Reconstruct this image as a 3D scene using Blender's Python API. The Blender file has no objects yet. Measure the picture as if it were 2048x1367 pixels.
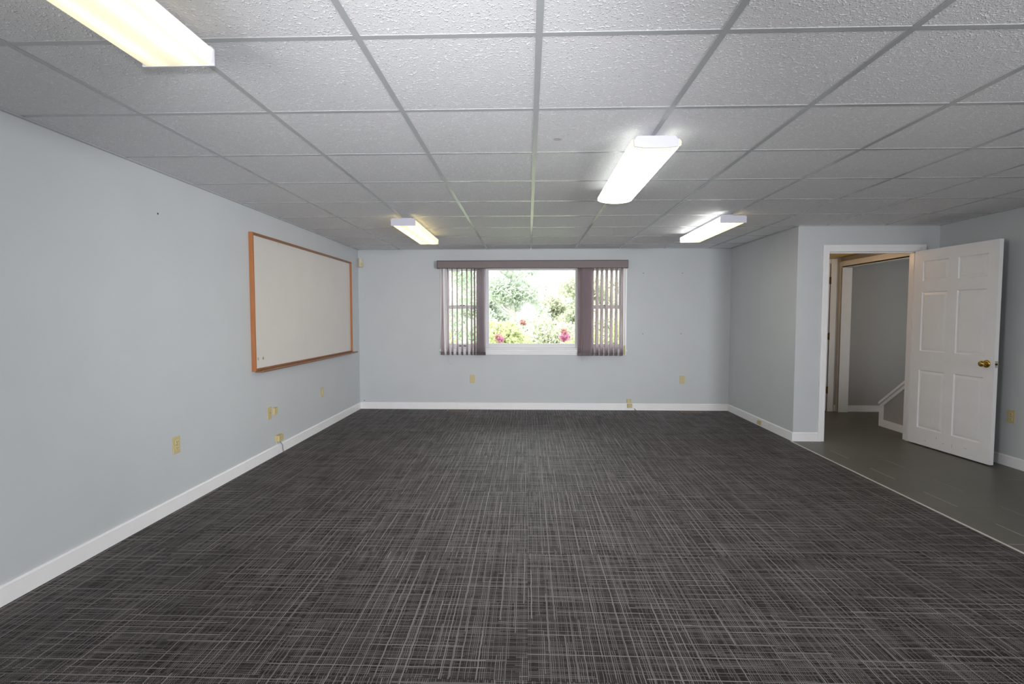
import bpy, bmesh, math, random
from mathutils import Vector, Matrix
random.seed(7)
C = bpy.context.scene.collection
R = math.radians
EYE = 1.3114
CEIL = 2.245
XL, XR, XRR, YB, YD, YF = -2.391, 2.791, 4.22, 7.097, 5.373, -2.6
HALLX = 4.27

# ------------------------------------------------------------------ materials
def mat(name, col, rough=.6, spec=.4, metal=0, bump=0, bscale=200, var=.0, vscale=6, emis=None, estr=0):
    m = bpy.data.materials.new(name); m.use_nodes = True
    nt = m.node_tree; b = nt.nodes['Principled BSDF']
    b.inputs['Base Color'].default_value = (*col, 1)
    b.inputs['Roughness'].default_value = rough
    b.inputs['Specular IOR Level'].default_value = spec
    b.inputs['Metallic'].default_value = metal
    tc = nt.nodes.new('ShaderNodeTexCoord')
    if var:
        n = nt.nodes.new('ShaderNodeTexNoise'); n.inputs['Scale'].default_value = vscale; n.inputs['Detail'].default_value = 4
        r = nt.nodes.new('ShaderNodeValToRGB')
        r.color_ramp.elements[0].position = .3; r.color_ramp.elements[1].position = .7
        r.color_ramp.elements[0].color = (*[c*(1-var) for c in col], 1)
        r.color_ramp.elements[1].color = (*[min(1, c*(1+var)) for c in col], 1)
        nt.links.new(tc.outputs['Object'], n.inputs['Vector'])
        nt.links.new(n.outputs['Fac'], r.inputs['Fac']); nt.links.new(r.outputs['Color'], b.inputs['Base Color'])
    if bump:
        n = nt.nodes.new('ShaderNodeTexNoise'); n.inputs['Scale'].default_value = bscale; n.inputs['Detail'].default_value = 3
        bp = nt.nodes.new('ShaderNodeBump'); bp.inputs['Strength'].default_value = bump; bp.inputs['Distance'].default_value = .002
        nt.links.new(tc.outputs['Object'], n.inputs['Vector'])
        nt.links.new(n.outputs['Fac'], bp.inputs['Height']); nt.links.new(bp.outputs['Normal'], b.inputs['Normal'])
    if emis:
        b.inputs['Emission Color'].default_value = (*emis, 1); b.inputs['Emission Strength'].default_value = estr
    return m

class NT:
    """small helper for node maths"""
    def __init__(s, m): s.t = m.node_tree
    def n(s, ty, **k):
        o = s.t.nodes.new(ty)
        for a, v in k.items(): setattr(o, a, v)
        return o
    def m(s, op, a, b=None, c=None):
        o = s.n('ShaderNodeMath', operation=op)
        for i, v in enumerate((a, b, c)):
            if v is None: continue
            if isinstance(v, (int, float)): o.inputs[i].default_value = v
            else: s.t.links.new(v, o.inputs[i])
        return o.outputs[0]
    def xyz(s, x, y, z=0.0):
        o = s.n('ShaderNodeCombineXYZ')
        for i, v in enumerate((x, y, z)):
            if isinstance(v, (int, float)): o.inputs[i].default_value = v
            else: s.t.links.new(v, o.inputs[i])
        return o.outputs[0]
    def white(s, v):
        o = s.n('ShaderNodeTexWhiteNoise', noise_dimensions='3D'); s.t.links.new(v, o.inputs['Vector']); return o.outputs['Value']
    def noise(s, v, sc, det=2):
        o = s.n('ShaderNodeTexNoise'); o.inputs['Scale'].default_value = sc; o.inputs['Detail'].default_value = det
        s.t.links.new(v, o.inputs['Vector']); return o.outputs['Fac']
    def mix(s, f, a, b):
        o = s.n('ShaderNodeMix', data_type='RGBA')
        for i, v in ((0, f), (6, a), (7, b)):
            if isinstance(v, (int, float)): o.inputs[i].default_value = v
            elif isinstance(v, tuple): o.inputs[i].default_value = (*v, 1)
            else: s.t.links.new(v, o.inputs[i])
        return o.outputs[2]

def carpet_mat():
    m = mat('carpet', (.05, .047, .047), .55, .5)
    k = NT(m); b = m.node_tree.nodes['Principled BSDF']
    tc = k.n('ShaderNodeTexCoord'); sp = k.n('ShaderNodeSeparateXYZ'); m.node_tree.links.new(tc.outputs['Object'], sp.inputs[0])
    x, y = sp.outputs[0], sp.outputs[1]
    wob = k.m('MULTIPLY', k.m('SUBTRACT', k.noise(tc.outputs['Object'], 22, 1), .5), .006)
    TS = .985
    tx = k.m('FLOOR', k.m('DIVIDE', x, TS)); ty = k.m('FLOOR', k.m('DIVIDE', k.m('SUBTRACT', y, .777), TS))
    tile = k.white(k.xyz(tx, ty, 3.3))
    def lines(u, v, w, ln, seed, lo, thick, amp=1.0):
        u2 = k.m('ADD', u, wob)
        cu = k.m('FLOOR', k.m('DIVIDE', u2, w)); fu = k.m('FRACT', k.m('DIVIDE', u2, w))
        h = k.white(k.xyz(cu, tile, seed))
        cv = k.m('FLOOR', k.m('ADD', k.m('DIVIDE', v, ln), k.m('MULTIPLY', h, 9.0)))
        r = k.white(k.xyz(cu, cv, k.m('ADD', tile, seed+1)))
        prof = k.m('SUBTRACT', 1.0, k.m('SMOOTH_MIN', k.m('DIVIDE', k.m('ABSOLUTE', k.m('SUBTRACT', fu, .5)), thick), 1.0, .2))
        prof = k.m('MINIMUM', k.m('MULTIPLY', k.m('MAXIMUM', prof, 0.0), 1.7), 1.0)
        val = k.m('MULTIPLY', k.m('POWER', r, lo), amp)
        return k.m('MULTIPLY', prof, val)
    a = lines(x, y, .0078, .26, 1.0, 1.5, .27, .8)
    a2 = lines(x, y, .034, .42, 21.0, 1.3, .085, 1.25)
    c = lines(y, x, .0088, .20, 11.0, 1.6, .26, .75)
    c2 = lines(y, x, .041, .38, 31.0, 1.4, .075, 1.2)
    g = k.m('MINIMUM', k.m('MAXIMUM', k.m('MAXIMUM', a, c), k.m('MAXIMUM', a2, c2)), 1.0)
    big = k.m('ADD', .7, k.m('MULTIPLY', k.noise(tc.outputs['Object'], 5, 3), .6))
    g = k.m('MULTIPLY', g, big)
    fz = k.m('ADD', .75, k.m('MULTIPLY', k.noise(tc.outputs['Object'], 420, 2), .5))
    g = k.m('MULTIPLY', g, fz)
    dark = k.mix(k.noise(tc.outputs['Object'], 260, 2), (.009, .0068, .0062), (.022, .0175, .0165))
    col = k.mix(g, dark, (.225, .203, .197))
    m.node_tree.links.new(col, b.inputs['Base Color'])
    m.node_tree.links.new(k.m('ADD', .16, k.m('MULTIPLY', g, 1.0)), b.inputs['Specular IOR Level'])
    b.inputs['Specular Tint'].default_value = (1, .93, .93, 1)
    bp = k.n('ShaderNodeBump'); bp.inputs['Strength'].default_value = .5; bp.inputs['Distance'].default_value = .003
    hh = k.m('ADD', g, k.noise(tc.outputs['Object'], 500, 2))
    m.node_tree.links.new(hh, bp.inputs['Height']); m.node_tree.links.new(bp.outputs['Normal'], b.inputs['Normal'])
    
    return m

def vinyl_mat():
    m = mat('vinyl_tile', (.1, .1, .09), .42, .4)
    k = NT(m); b = m.node_tree.nodes['Principled BSDF']
    tc = k.n('ShaderNodeTexCoord'); sp = k.n('ShaderNodeSeparateXYZ'); m.node_tree.links.new(tc.outputs['Object'], sp.inputs[0])
    x, y = sp.outputs[0], sp.outputs[1]
    S = .3048
    ux = k.m('DIVIDE', k.m('SUBTRACT', x, 2.965), S); uy = k.m('DIVIDE', k.m('SUBTRACT', y, 4.135), S)
    def seam(u): 
        f = k.m('FRACT', u); return k.m('LESS_THAN', k.m('MINIMUM', f, k.m('SUBTRACT', 1.0, f)), .006)
    s = k.m('MAXIMUM', seam(ux), seam(uy))
    t = k.white(k.xyz(k.m('FLOOR', ux), k.m('FLOOR', uy), 0.5))
    base = k.mix(t, (.125, .120, .102), (.145, .139, .118))
    fine = k.mix(k.noise(tc.outputs['Object'], 60, 4), base, (.11, .105, .088))
    m.node_tree.links.new(k.mix(k.m('MULTIPLY', s, .5), fine, (.06, .058, .05)), b.inputs['Base Color'])
    return m

def tile_mat():
    m = mat('ceiling_tile', (.75, .75, .76), .62, .35)
    k = NT(m); b = m.node_tree.nodes['Principled BSDF']
    tc = k.n('ShaderNodeTexCoord')
    v = tc.outputs['Object']
    n1 = k.noise(v, 95, 2); n2 = k.noise(v, 230, 2)
    fle = k.m('MULTIPLY', k.m('SUBTRACT', n1, .575), 11.0); fle = k.m('MINIMUM', k.m('MAXIMUM', fle, 0.0), 1.0)
    hole = k.m('MULTIPLY', k.m('SUBTRACT', .33, n1), 10.0); hole = k.m('MINIMUM', k.m('MAXIMUM', hole, 0.0), 1.0)
    col = k.mix(fle, (.78, .78, .79), (.99, .99, 1))  # sparkle of the embossed texture painted in as lighter flecks
    col = k.mix(hole, col, (.55, .55, .55))
    m.node_tree.links.new(col, b.inputs['Base Color'])
    bp = k.n('ShaderNodeBump'); bp.inputs['Strength'].default_value = .8; bp.inputs['Distance'].default_value = .004
    h = k.m('ADD', k.m('MULTIPLY', k.m('SUBTRACT', fle, hole), .7), k.m('MULTIPLY', n2, .35))
    m.node_tree.links.new(h, bp.inputs['Height']); m.node_tree.links.new(bp.outputs['Normal'], b.inputs['Normal'])
    return m

def wood_mat(name, a, c, axis='Y'):
    m = mat(name, a, .38, .45)
    k = NT(m); b = m.node_tree.nodes['Principled BSDF']
    tc = k.n('ShaderNodeTexCoord'); mp = k.n('ShaderNodeMapping')
    m.node_tree.links.new(tc.outputs['Object'], mp.inputs['Vector'])
    mp.inputs['Scale'].default_value = (40, 2.5, 40) if axis == 'Y' else (40, 40, 2.5)
    f = k.noise(mp.outputs[0], 2.2, 5)
    m.node_tree.links.new(k.mix(f, a, c), b.inputs['Base Color'])
    return m

def leaf_mat(name, a, c):
    m = bpy.data.materials.new(name); m.use_nodes = True; nt = m.node_tree; nt.nodes.clear()
    k = NT(m)
    out = k.n('ShaderNodeOutputMaterial'); d = k.n('ShaderNodeBsdfDiffuse'); t = k.n('ShaderNodeBsdfTranslucent'); mx = k.n('ShaderNodeMixShader')
    tc = k.n('ShaderNodeTexCoord')
    col = k.mix(k.noise(tc.outputs['Object'], 7, 3), a, c)
    nt.links.new(col, d.inputs[0]); nt.links.new(col, t.inputs[0]); mx.inputs[0].default_value = .4
    nt.links.new(d.outputs[0], mx.inputs[1]); nt.links.new(t.outputs[0], mx.inputs[2]); nt.links.new(mx.outputs[0], out.inputs[0])
    return m

def fabric_slat():
    m = bpy.data.materials.new('blind_fabric'); m.use_nodes = True; nt = m.node_tree; nt.nodes.clear()
    k = NT(m)
    out = k.n('ShaderNodeOutputMaterial'); d = k.n('ShaderNodeBsdfDiffuse'); t = k.n('ShaderNodeBsdfTranslucent'); mx = k.n('ShaderNodeMixShader')
    tc = k.n('ShaderNodeTexCoord')
    col = k.mix(k.noise(tc.outputs['Object'], 90, 3), (.42, .37, .37), (.50, .45, .455))
    nt.links.new(col, d.inputs[0]); t.inputs[0].default_value = (.92, .85, .88, 1); mx.inputs[0].default_value = .74
    nt.links.new(d.outputs[0], mx.inputs[1]); nt.links.new(t.outputs[0], mx.inputs[2]); nt.links.new(mx.outputs[0], out.inputs[0])
    return m

def glass_mat():
    m = bpy.data.materials.new('window_glass'); m.use_nodes = True; nt = m.node_tree; nt.nodes.clear()
    k = NT(m)
    out = k.n('ShaderNodeOutputMaterial'); t = k.n('ShaderNodeBsdfTransparent'); g = k.n('ShaderNodeBsdfGlossy'); mx = k.n('ShaderNodeMixShader')
    t.inputs[0].default_value = (.97, .98, .97, 1); g.inputs['Roughness'].default_value = .06
    lw = k.n('ShaderNodeFresnel'); lw.inputs[0].default_value = 1.45
    nt.links.new(lw.outputs[0], mx.inputs[0])
    nt.links.new(t.outputs[0], mx.inputs[1]); nt.links.new(g.outputs[0], mx.inputs[2]); nt.links.new(mx.outputs[0], out.inputs[0])
    return m

SIDE = {'lens_white': .07, 'lens_warm': .45, 'lens_far': .8, 'lens_mixed': .38}
def lens_mat(name, colA, sA, colB, sB, ribs=True, stripes=True):
    """lit acrylic lens: brighter along its two tubes; A left half, B right half (object x)"""
    m = mat(name, (.85, .85, .8), .35, .4)
    k = NT(m); b = m.node_tree.nodes['Principled BSDF']
    tc = k.n('ShaderNodeTexCoord'); sp = k.n('ShaderNodeSeparateXYZ'); m.node_tree.links.new(tc.outputs['Object'], sp.inputs[0])
    x, y = sp.outputs[0], sp.outputs[1]
    side = k.m('MINIMUM', k.m('MAXIMUM', k.m('ADD', k.m('MULTIPLY', x, 14.0), .5), 0.0), 1.0)
    col = k.mix(side, colA, colB)
    st = k.m('ADD', k.m('MULTIPLY', k.m('SUBTRACT', 1.0, side), sA), k.m('MULTIPLY', side, sB))
    if stripes:
        dist = k.m('ABSOLUTE', k.m('SUBTRACT', k.m('ABSOLUTE', x), .06))
        gl = k.m('POWER', 2.718, k.m('MULTIPLY', k.m('MULTIPLY', dist, dist), -1400.0))
        st = k.m('MULTIPLY', st, k.m('ADD', .62, k.m('MULTIPLY', gl, .75)))
    # the tubes stop short of both ends
    en = k.m('MINIMUM', k.m('MULTIPLY', k.m('SUBTRACT', .61, k.m('ABSOLUTE', y)), 9.0), 1.0)
    st = k.m('MULTIPLY', st, k.m('ADD', .62, k.m('MULTIPLY', en, .38)))
    ge = k.n('ShaderNodeNewGeometry'); gs = k.n('ShaderNodeSeparateXYZ'); m.node_tree.links.new(ge.outputs['Normal'], gs.inputs[0])
    dn = k.m('MAXIMUM', k.m('MULTIPLY', gs.outputs[2], -1.0), 0.0)
    st = k.m('MULTIPLY', st, k.m('ADD', SIDE.get(name, .5), k.m('MULTIPLY', dn, 1.0-SIDE.get(name, .5))))
    if ribs:
        rb = k.m('SINE', k.m('MULTIPLY', y, 900.0)); st = k.m('MULTIPLY', st, k.m('ADD', 1.0, k.m('MULTIPLY', rb, .07)))
    m.node_tree.links.new(col, b.inputs['Emission Color']); m.node_tree.links.new(st, b.inputs['Emission Strength'])
    return m

M = dict(
    wall=mat('wall_paint', (.60, .625, .635), .55, .3, bump=.12, bscale=260, var=.015, vscale=3),
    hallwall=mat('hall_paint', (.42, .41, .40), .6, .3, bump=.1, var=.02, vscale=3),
    hallceil=mat('hall_ceiling_warm_light', (.55, .38, .12), .7, .2, var=.05),  # yellow of the warm hall light is put into the ceiling colour
    white=mat('white_trim_paint', (.93, .925, .93), .32, .45, var=.015, vscale=9),
    door=mat('white_door_paint', (.91, .90, .895), .30, .4, bump=.06, bscale=90, var=.02, vscale=5),
    sash=mat('white_sash', (.84, .83, .85), .25, .5, var=.01),
    carpet=carpet_mat(), vinyl=vinyl_mat(), tile=tile_mat(),
    tbar=mat('grid_bar', (.46, .475, .48), .22, .9, var=.02),
    ivory=mat('ivory_plastic', (.62, .52, .27), .4, .4, var=.03),
    ivory2=mat('ivory_receptacle', (.70, .60, .34), .35, .4, var=.03),
    dark=mat('dark_slot', (.03, .025, .02), .6, .3, var=.1),
    wood=wood_mat('oak_frame', (.52, .21, .075), (.36, .13, .045), 'Z'),
    wood2=wood_mat('oak_rail', (.34, .165, .08), (.20, .09, .04), 'Y'),
    board=mat('board_surface', (.74, .71, .665), .22, .45, var=.02, vscale=2),
    tape=mat('old_tape', (.55, .42, .2), .6, .3, var=.1, vscale=40),
    brass=mat('brass', (.55, .36, .09), .22, .5, 1, var=.1, vscale=30),
    brassdark=mat('aged_brass', (.16, .09, .04), .4, .4, 1, var=.15, vscale=30),
    steel=mat('steel', (.7, .7, .7), .25, .5, 1, var=.05),
    valance=mat('valance_vinyl', (.225, .185, .18), .5, .35, bump=.1, bscale=400, var=.03, vscale=30),
    valedge=mat('valance_edge', (.075, .06, .055), .5, .3, var=.05),
    slat=fabric_slat(), weight=mat('slat_hem', (.26, .225, .22), .7, .3, var=.05),
    chain=mat('bead_chain', (.5, .48, .46), .4, .4, var=.1, vscale=300),
    register=mat('brown_register', (.17, .11, .075), .45, .4, var=.1, vscale=30),
    strip=mat('transition_strip', (.66, .64, .60), .35, .4, var=.05, vscale=20),
    gap=mat('pale_seam', (.40, .39, .36), .6, .3, var=.06, vscale=40),
    cap=mat('fixture_white', (.52, .52, .58), .35, .4, var=.01),
    capcream=mat('fixture_cream', (.70, .66, .50), .4, .4, var=.01),
    wire=mat('grey_wire', (.25, .25, .27), .5, .3, var=.05),
    glass=glass_mat(),
    lens_warm=lens_mat('lens_warm', (1, .82, .42), .98, (1, .84, .46), 1.2),
    lens_white=lens_mat('lens_white', (.97, 1, .93), 13, (.97, 1, .93), 13, False, False),
    lens_far=lens_mat('lens_far', (1, .80, .34), 1.9, (1, .80, .34), 2.3, False),
    lens_mixed=lens_mat('lens_mixed', (.98, 1, .95), 9.5, (1, .78, .40), 1.7, False, False),
    leafA=leaf_mat('leaf_lime', (.43, .48, .24), (.57, .59, .39)),
    leafB=leaf_mat('leaf_mid_green', (.44, .55, .43), (.58, .65, .53)),
    leafC=leaf_mat('leaf_cool', (.47, .54, .45), (.60, .64, .57)),
    leafD=leaf_mat('leaf_olive', (.48, .52, .38), (.60, .60, .51)),
    pink=leaf_mat('pink_petals', (.55, .20, .34), (.64, .38, .48)),
    red=leaf_mat('coral_petals', (.48, .20, .20), (.56, .38, .34)),
    bark=mat('bark', (.50, .48, .46), .9, .2, var=.3, vscale=12),
    soil=mat('bounce_ground', (.50, .52, .40), .95, .2, var=.25, vscale=8),  # ground colour raised so it bounces daylight up to the ceiling
    siding=mat('outer_siding', (.5, .5, .5), .7, .3, var=.03),
)

# ------------------------------------------------------------------ geometry
def bx(bm, x0, x1, y0, y1, z0, z1):
    v = [bm.verts.new(p) for p in ((x0,y0,z0),(x1,y0,z0),(x1,y1,z0),(x0,y1,z0),(x0,y0,z1),(x1,y0,z1),(x1,y1,z1),(x0,y1,z1))]
    for f in ((3,2,1,0),(4,5,6,7),(0,1,5,4),(1,2,6,5),(2,3,7,6),(3,0,4,7)):
        bm.faces.new([v[i] for i in f])
    return v
def prism(bm, prof, a0, a1, axis='Y'):
    """closed 2D profile extruded along an axis"""
    def P(p, a):
        if axis == 'Y': return (p[0], a, p[1])
        if axis == 'X': return (a, p[0], p[1])
        return (p[0], p[1], a)
    A = [bm.verts.new(P(p, a0)) for p in prof]; B = [bm.verts.new(P(p, a1)) for p in prof]
    n = len(prof)
    for i in range(n): bm.faces.new((A[i], A[(i+1) % n], B[(i+1) % n], B[i]))
    bm.faces.new(A); bm.faces.new(B[::-1])
def tube(bm, pts, r, seg=8):
    rings = []
    pts = [Vector(p) for p in pts]
    for i, p in enumerate(pts):
        d = (pts[min(i+1, len(pts)-1)] - pts[max(i-1, 0)]).normalized()
        u = d.orthogonal().normalized() if i == 0 else (u - d*u.dot(d)).normalized()
        w = d.cross(u)
        rr = r[i] if isinstance(r, (list, tuple)) else r
        rings.append([bm.verts.new(p + (u*math.cos(2*math.pi*k/seg) + w*math.sin(2*math.pi*k/seg))*rr) for k in range(seg)])
    for a, b in zip(rings, rings[1:]):
        for k in range(seg): bm.faces.new((a[k], a[(k+1) % seg], b[(k+1) % seg], b[k]))
    bm.faces.new(rings[0][::-1]); bm.faces.new(rings[-1])
def lathe(bm, prof, origin, axis, seg=24):
    """prof = [(distance along axis, radius)]"""
    axis = Vector(axis).normalized(); u = axis.orthogonal().normalized(); w = axis.cross(u); o = Vector(origin)
    rings = [[bm.verts.new(o + axis*d + (u*math.cos(2*math.pi*k/seg) + w*math.sin(2*math.pi*k/seg))*max(r, 1e-4)) for k in range(seg)] for d, r in prof]
    for a, b in zip(rings, rings[1:]):
        for k in range(seg): bm.faces.new((a[k], a[(k+1) % seg], b[(k+1) % seg], b[k]))
    bm.faces.new(rings[0][::-1]); bm.faces.new(rings[-1])
def obj(name, bm, m, parent=None, bevel=0, smooth=False, loc=None):
    bmesh.ops.recalc_face_normals(bm, faces=bm.faces)
    me = bpy.data.meshes.new(name); bm.to_mesh(me); bm.free()
    me.materials.append(M[m] if isinstance(m, str) else m)
    if smooth:
        for p in me.polygons: p.use_smooth = True
    o = bpy.data.objects.new(name, me); C.objects.link(o)
    if parent: o.parent = parent
    if loc: o.location = loc
    if bevel:
        bv = o.modifiers.new('bevel', 'BEVEL'); bv.width = bevel; bv.segments = 2; bv.limit_method = 'ANGLE'
    return o
def box(name, m, x0, x1, y0, y1, z0, z1, parent=None, bevel=0):
    bm = bmesh.new(); bx(bm, x0, x1, y0, y1, z0, z1); return obj(name, bm, m, parent, bevel)
def struct(o, label=None, cat=None):
    o['kind'] = 'structure'
    if label: o['label'] = label
    if cat: o['category'] = cat
    return o
def tag(o, label, cat, group=None):
    o['label'] = label; o['category'] = cat
    if group: o['group'] = group
    return o
def empty(name, loc=(0,0,0), rz=0):
    o = bpy.data.objects.new(name, None); C.objects.link(o); o.location = loc; o.rotation_euler.z = rz; o.empty_display_size = .1
    return o
def dup(root):
    r = root.copy(); C.objects.link(r)
    for ch in list(root.children):
        c = ch.copy(); C.objects.link(c); c.parent = r
        for g in ch.children:
            d = g.copy(); C.objects.link(d); d.parent = c
    return r

# ------------------------------------------------------------------ room shell
def edgeX(y): return 2.747 + (y-2.83)*(2.764-2.747)/(5.32-2.83)
bm = bmesh.new()
prism(bm, [(XL-.05, YF-.05), (edgeX(YF-.05), YF-.05), (edgeX(YD), YD), (XR+.03, YD), (XR+.03, YB+.05), (XL-.05, YB+.05)], -.1, 0, 'Z')
struct(obj('floor', bm, 'carpet'), 'dark charcoal carpet with pale crosshatched threads across the main room', 'floor')
bm = bmesh.new()
prism(bm, [(edgeX(YF-.05), YF-.05), (XRR+.05, YF-.05), (XRR+.05, YD-.02), (5.6, YD-.02), (5.6, YB+.05), (XR+.03, YB+.05), (XR+.03, YD), (edgeX(YD), YD)], -.1, 0, 'Z')
fl2 = struct(obj('floor', bm, 'vinyl'), 'smooth grey tile floor running from the right side into the hall', 'floor')
# pale open seams between the tiles
for (x, segs) in ((2.965, ((5.30, 5.36), (4.72, 5.0), (4.12, 4.42), (3.53, 3.83), (2.95, 3.24), (2.34, 2.64))),
                  (3.27, ((4.43, 4.69), (3.84, 4.12), (3.25, 3.55), (2.66, 2.95)))):
    for a, b in segs:
        w = .0022 if x < 3 else .0009
        bm = bmesh.new(); bx(bm, x-w, x+w, a, b, -.004, .0006); obj('open_seam', bm, 'gap', fl2)
for (a, b, y) in ((3.85, 4.15, 4.14), (2.77, 2.96, 2.947), (3.98, 4.2, 6.19)):
    bm = bmesh.new(); bx(bm, a, b, y-.001, y+.001, -.004, .0006); obj('open_seam', bm, 'gap', fl2)
bm = bmesh.new()
prism(bm, [(edgeX(YF)-.006, YF+.02), (edgeX(YF)+.006, YF+.02), (edgeX(YD)+.006, YD-.016), (edgeX(YD)-.006, YD-.016)], -.002, .004, 'Z')
struct(obj('trim_1', bm, 'strip'), 'thin pale strip between carpet and grey tile floor', 'trim')

# ceiling: tiles and grid
ce = struct(box('ceiling', 'tile', XL-.05, XRR+.05, YF-.05, YB+.05, CEIL+.004, CEIL+.06), 'white suspended ceiling of textured square tiles', 'ceiling')
cols = [.0353 + .61*i for i in range(-3, 5)] + [3.06, 3.655]
rows = [1.736 + .61*j for j in range(-7, 9)]
bm = bmesh.new()
for x in cols:
    y1 = YB if x < XR else YD
    bx(bm, x-.012, x+.012, YF, y1, CEIL+.0022, CEIL+.006)
for y in rows:
    x1 = XR if y > YD else XRR
    bx(bm, XL, x1, y-.0118, y+.0118, CEIL+.0025, CEIL+.006)
obj('ceiling_grid', bm, 'tbar', ce)
bm = bmesh.new()   # wall angle
bx(bm, XL, XL+.02, YF, YB, CEIL-.003, CEIL+.006); bx(bm, XL, XR, YB-.02, YB, CEIL-.003, CEIL+.006)
bx(bm, XR-.02, XR, YD, YB, CEIL-.003, CEIL+.006); bx(bm, XR, XRR, YD-.02, YD, CEIL-.003, CEIL+.006)
bx(bm, XRR-.02, XRR, YF, YD, CEIL-.003, CEIL+.006)
obj('wall_angle', bm, 'tbar', ce)
bm = bmesh.new(); lathe(bm, [(0, .022), (.0004, .022)], (.155, 2.74, CEIL+.0038), (0, 0, -1), 14)
obj('water_stain', bm, mat('stain', (.60, .56, .54), .8, .2, var=.1, vscale=60), ce)

struct(box('wall_left', 'wall', XL-.12, XL, YF-.12, YB+.2, -.1, CEIL+.06), 'pale blue left wall with the whiteboard', 'wall')
struct(box('wall_front', 'wall', XL-.12, XRR+.12, YF-.12, YF, -.1, CEIL+.06))
# back wall with window opening
WX0, WX1, WZ0, WZ1 = -1.175, 1.312, .85, 1.99
bm = bmesh.new()
bx(bm, XL, WX0, YB, YB+.2, -.1, CEIL+.06); bx(bm, WX1, 5.6, YB, YB+.2, -.1, CEIL+.06)
bx(bm, WX0, WX1, YB, YB+.2, -.1, WZ0); bx(bm, WX0, WX1, YB, YB+.2, WZ1, CEIL+.06)
wb = struct(obj('wall_back', bm, 'wall'), 'pale blue back wall around the window', 'wall')
for (x, z) in ((1.595, 1.909), (2.129, 1.908), (1.595, 1.07), (2.123, 1.073), (-2.33, .118)):
    bm = bmesh.new(); lathe(bm, [(0, .006), (.002, .005)], (x, YB, z), (0, -1, 0), 8); obj('nail_hole', bm, 'dark', wb)
bm = bmesh.new()
bx(bm, XR, XR+.11, YD, YB, -.1, CEIL+.06)
struct(obj('wall_right', bm, 'wall'), 'short wall jutting in at right, lit pale', 'wall')
# doorway wall
OX0, OX1, OZ = 3.113, 4.01, 1.978
bm = bmesh.new()
bx(bm, XR+.11, OX0-.018, YD, YD+.12, -.1, CEIL+.06); bx(bm, OX1+.018, XRR+.2, YD, YD+.12, -.1, CEIL+.06)
bx(bm, OX0-.018, OX1+.018, YD, YD+.12, OZ+.018, CEIL+.06)
struct(obj('wall_doorway', bm, 'wall'), 'pale blue wall holding the open doorway', 'wall')
struct(box('wall_far_right', 'wall', XRR, XRR+.12, YF-.12, YD, -.1, CEIL+.06), 'shaded blue wall behind the open door', 'wall')
# hall and stairwell behind
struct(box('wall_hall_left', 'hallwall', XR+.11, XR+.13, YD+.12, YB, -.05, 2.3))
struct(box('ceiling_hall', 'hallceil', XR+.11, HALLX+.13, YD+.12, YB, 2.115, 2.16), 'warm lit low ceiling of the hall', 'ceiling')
bm = bmesh.new()
bx(bm, HALLX, HALLX+.115, 7.045, YB, 0, 2.3); bx(bm, HALLX, HALLX+.115, YD+.12, 7.045, 1.972, 2.3)
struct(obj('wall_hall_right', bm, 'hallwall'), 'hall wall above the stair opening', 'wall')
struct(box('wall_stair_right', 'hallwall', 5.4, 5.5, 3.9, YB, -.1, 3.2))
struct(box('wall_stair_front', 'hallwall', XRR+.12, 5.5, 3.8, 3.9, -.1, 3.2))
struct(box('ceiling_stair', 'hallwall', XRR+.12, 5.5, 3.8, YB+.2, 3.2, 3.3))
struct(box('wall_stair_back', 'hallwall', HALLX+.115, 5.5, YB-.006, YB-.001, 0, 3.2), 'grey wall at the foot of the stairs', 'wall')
bm = bmesh.new(); bx(bm, 3.05, 5.5, YB, YB+.2, CEIL+.06, 3.2); struct(obj('wall_stair_upper', bm, 'hallwall'))
bm = bmesh.new(); bx(bm, HALLX, HALLX+.115, 3.9, YB, 2.3, 3.2); struct(obj('wall_stair_left', bm, 'hallwall'))

# baseboards with a small cap bead
def base_profile(t=.013, h=.094): return [(0, 0), (t, 0), (t, h-.012), (t+.002, h-.010), (t*.6, h), (0, h)]
def baseboard(name, axis, fixed, sgn, a0, a1, label, m='white', h=.094):
    bm = bmesh.new(); pr = [(fixed + sgn*p[0], p[1]) for p in base_profile(h=h)]
    prism(bm, pr, a0, a1, axis)
    return struct(obj(name, bm, m), label, 'baseboard')
baseboard('baseboard_left', 'Y', XL, 1, YF, YB, 'white baseboard along the left wall')
baseboard('baseboard_back', 'X', YB, -1, XL+.013, XR-.013, 'white baseboard under the window wall')
baseboard('baseboard_right', 'Y', XR, -1, YD-.013, YB, 'white baseboard of the short jutting wall')
baseboard('baseboard_doorway', 'X', YD, -1, XR, OX0-.069, 'short white baseboard left of the doorway casing')
baseboard('baseboard_far_right', 'Y', XRR, -1, YF, YD, 'white baseboard behind the open door')
baseboard('baseboard_stair', 'X', YB-.006, -1, HALLX+.13, 5.4, 'white baseboard at the foot of the stairs', h=.085)
baseboard('baseboard_hall', 'X', YB, -1, 4.225, HALLX, 'tiny white baseboard beside the hall door casing', h=.085)

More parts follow.
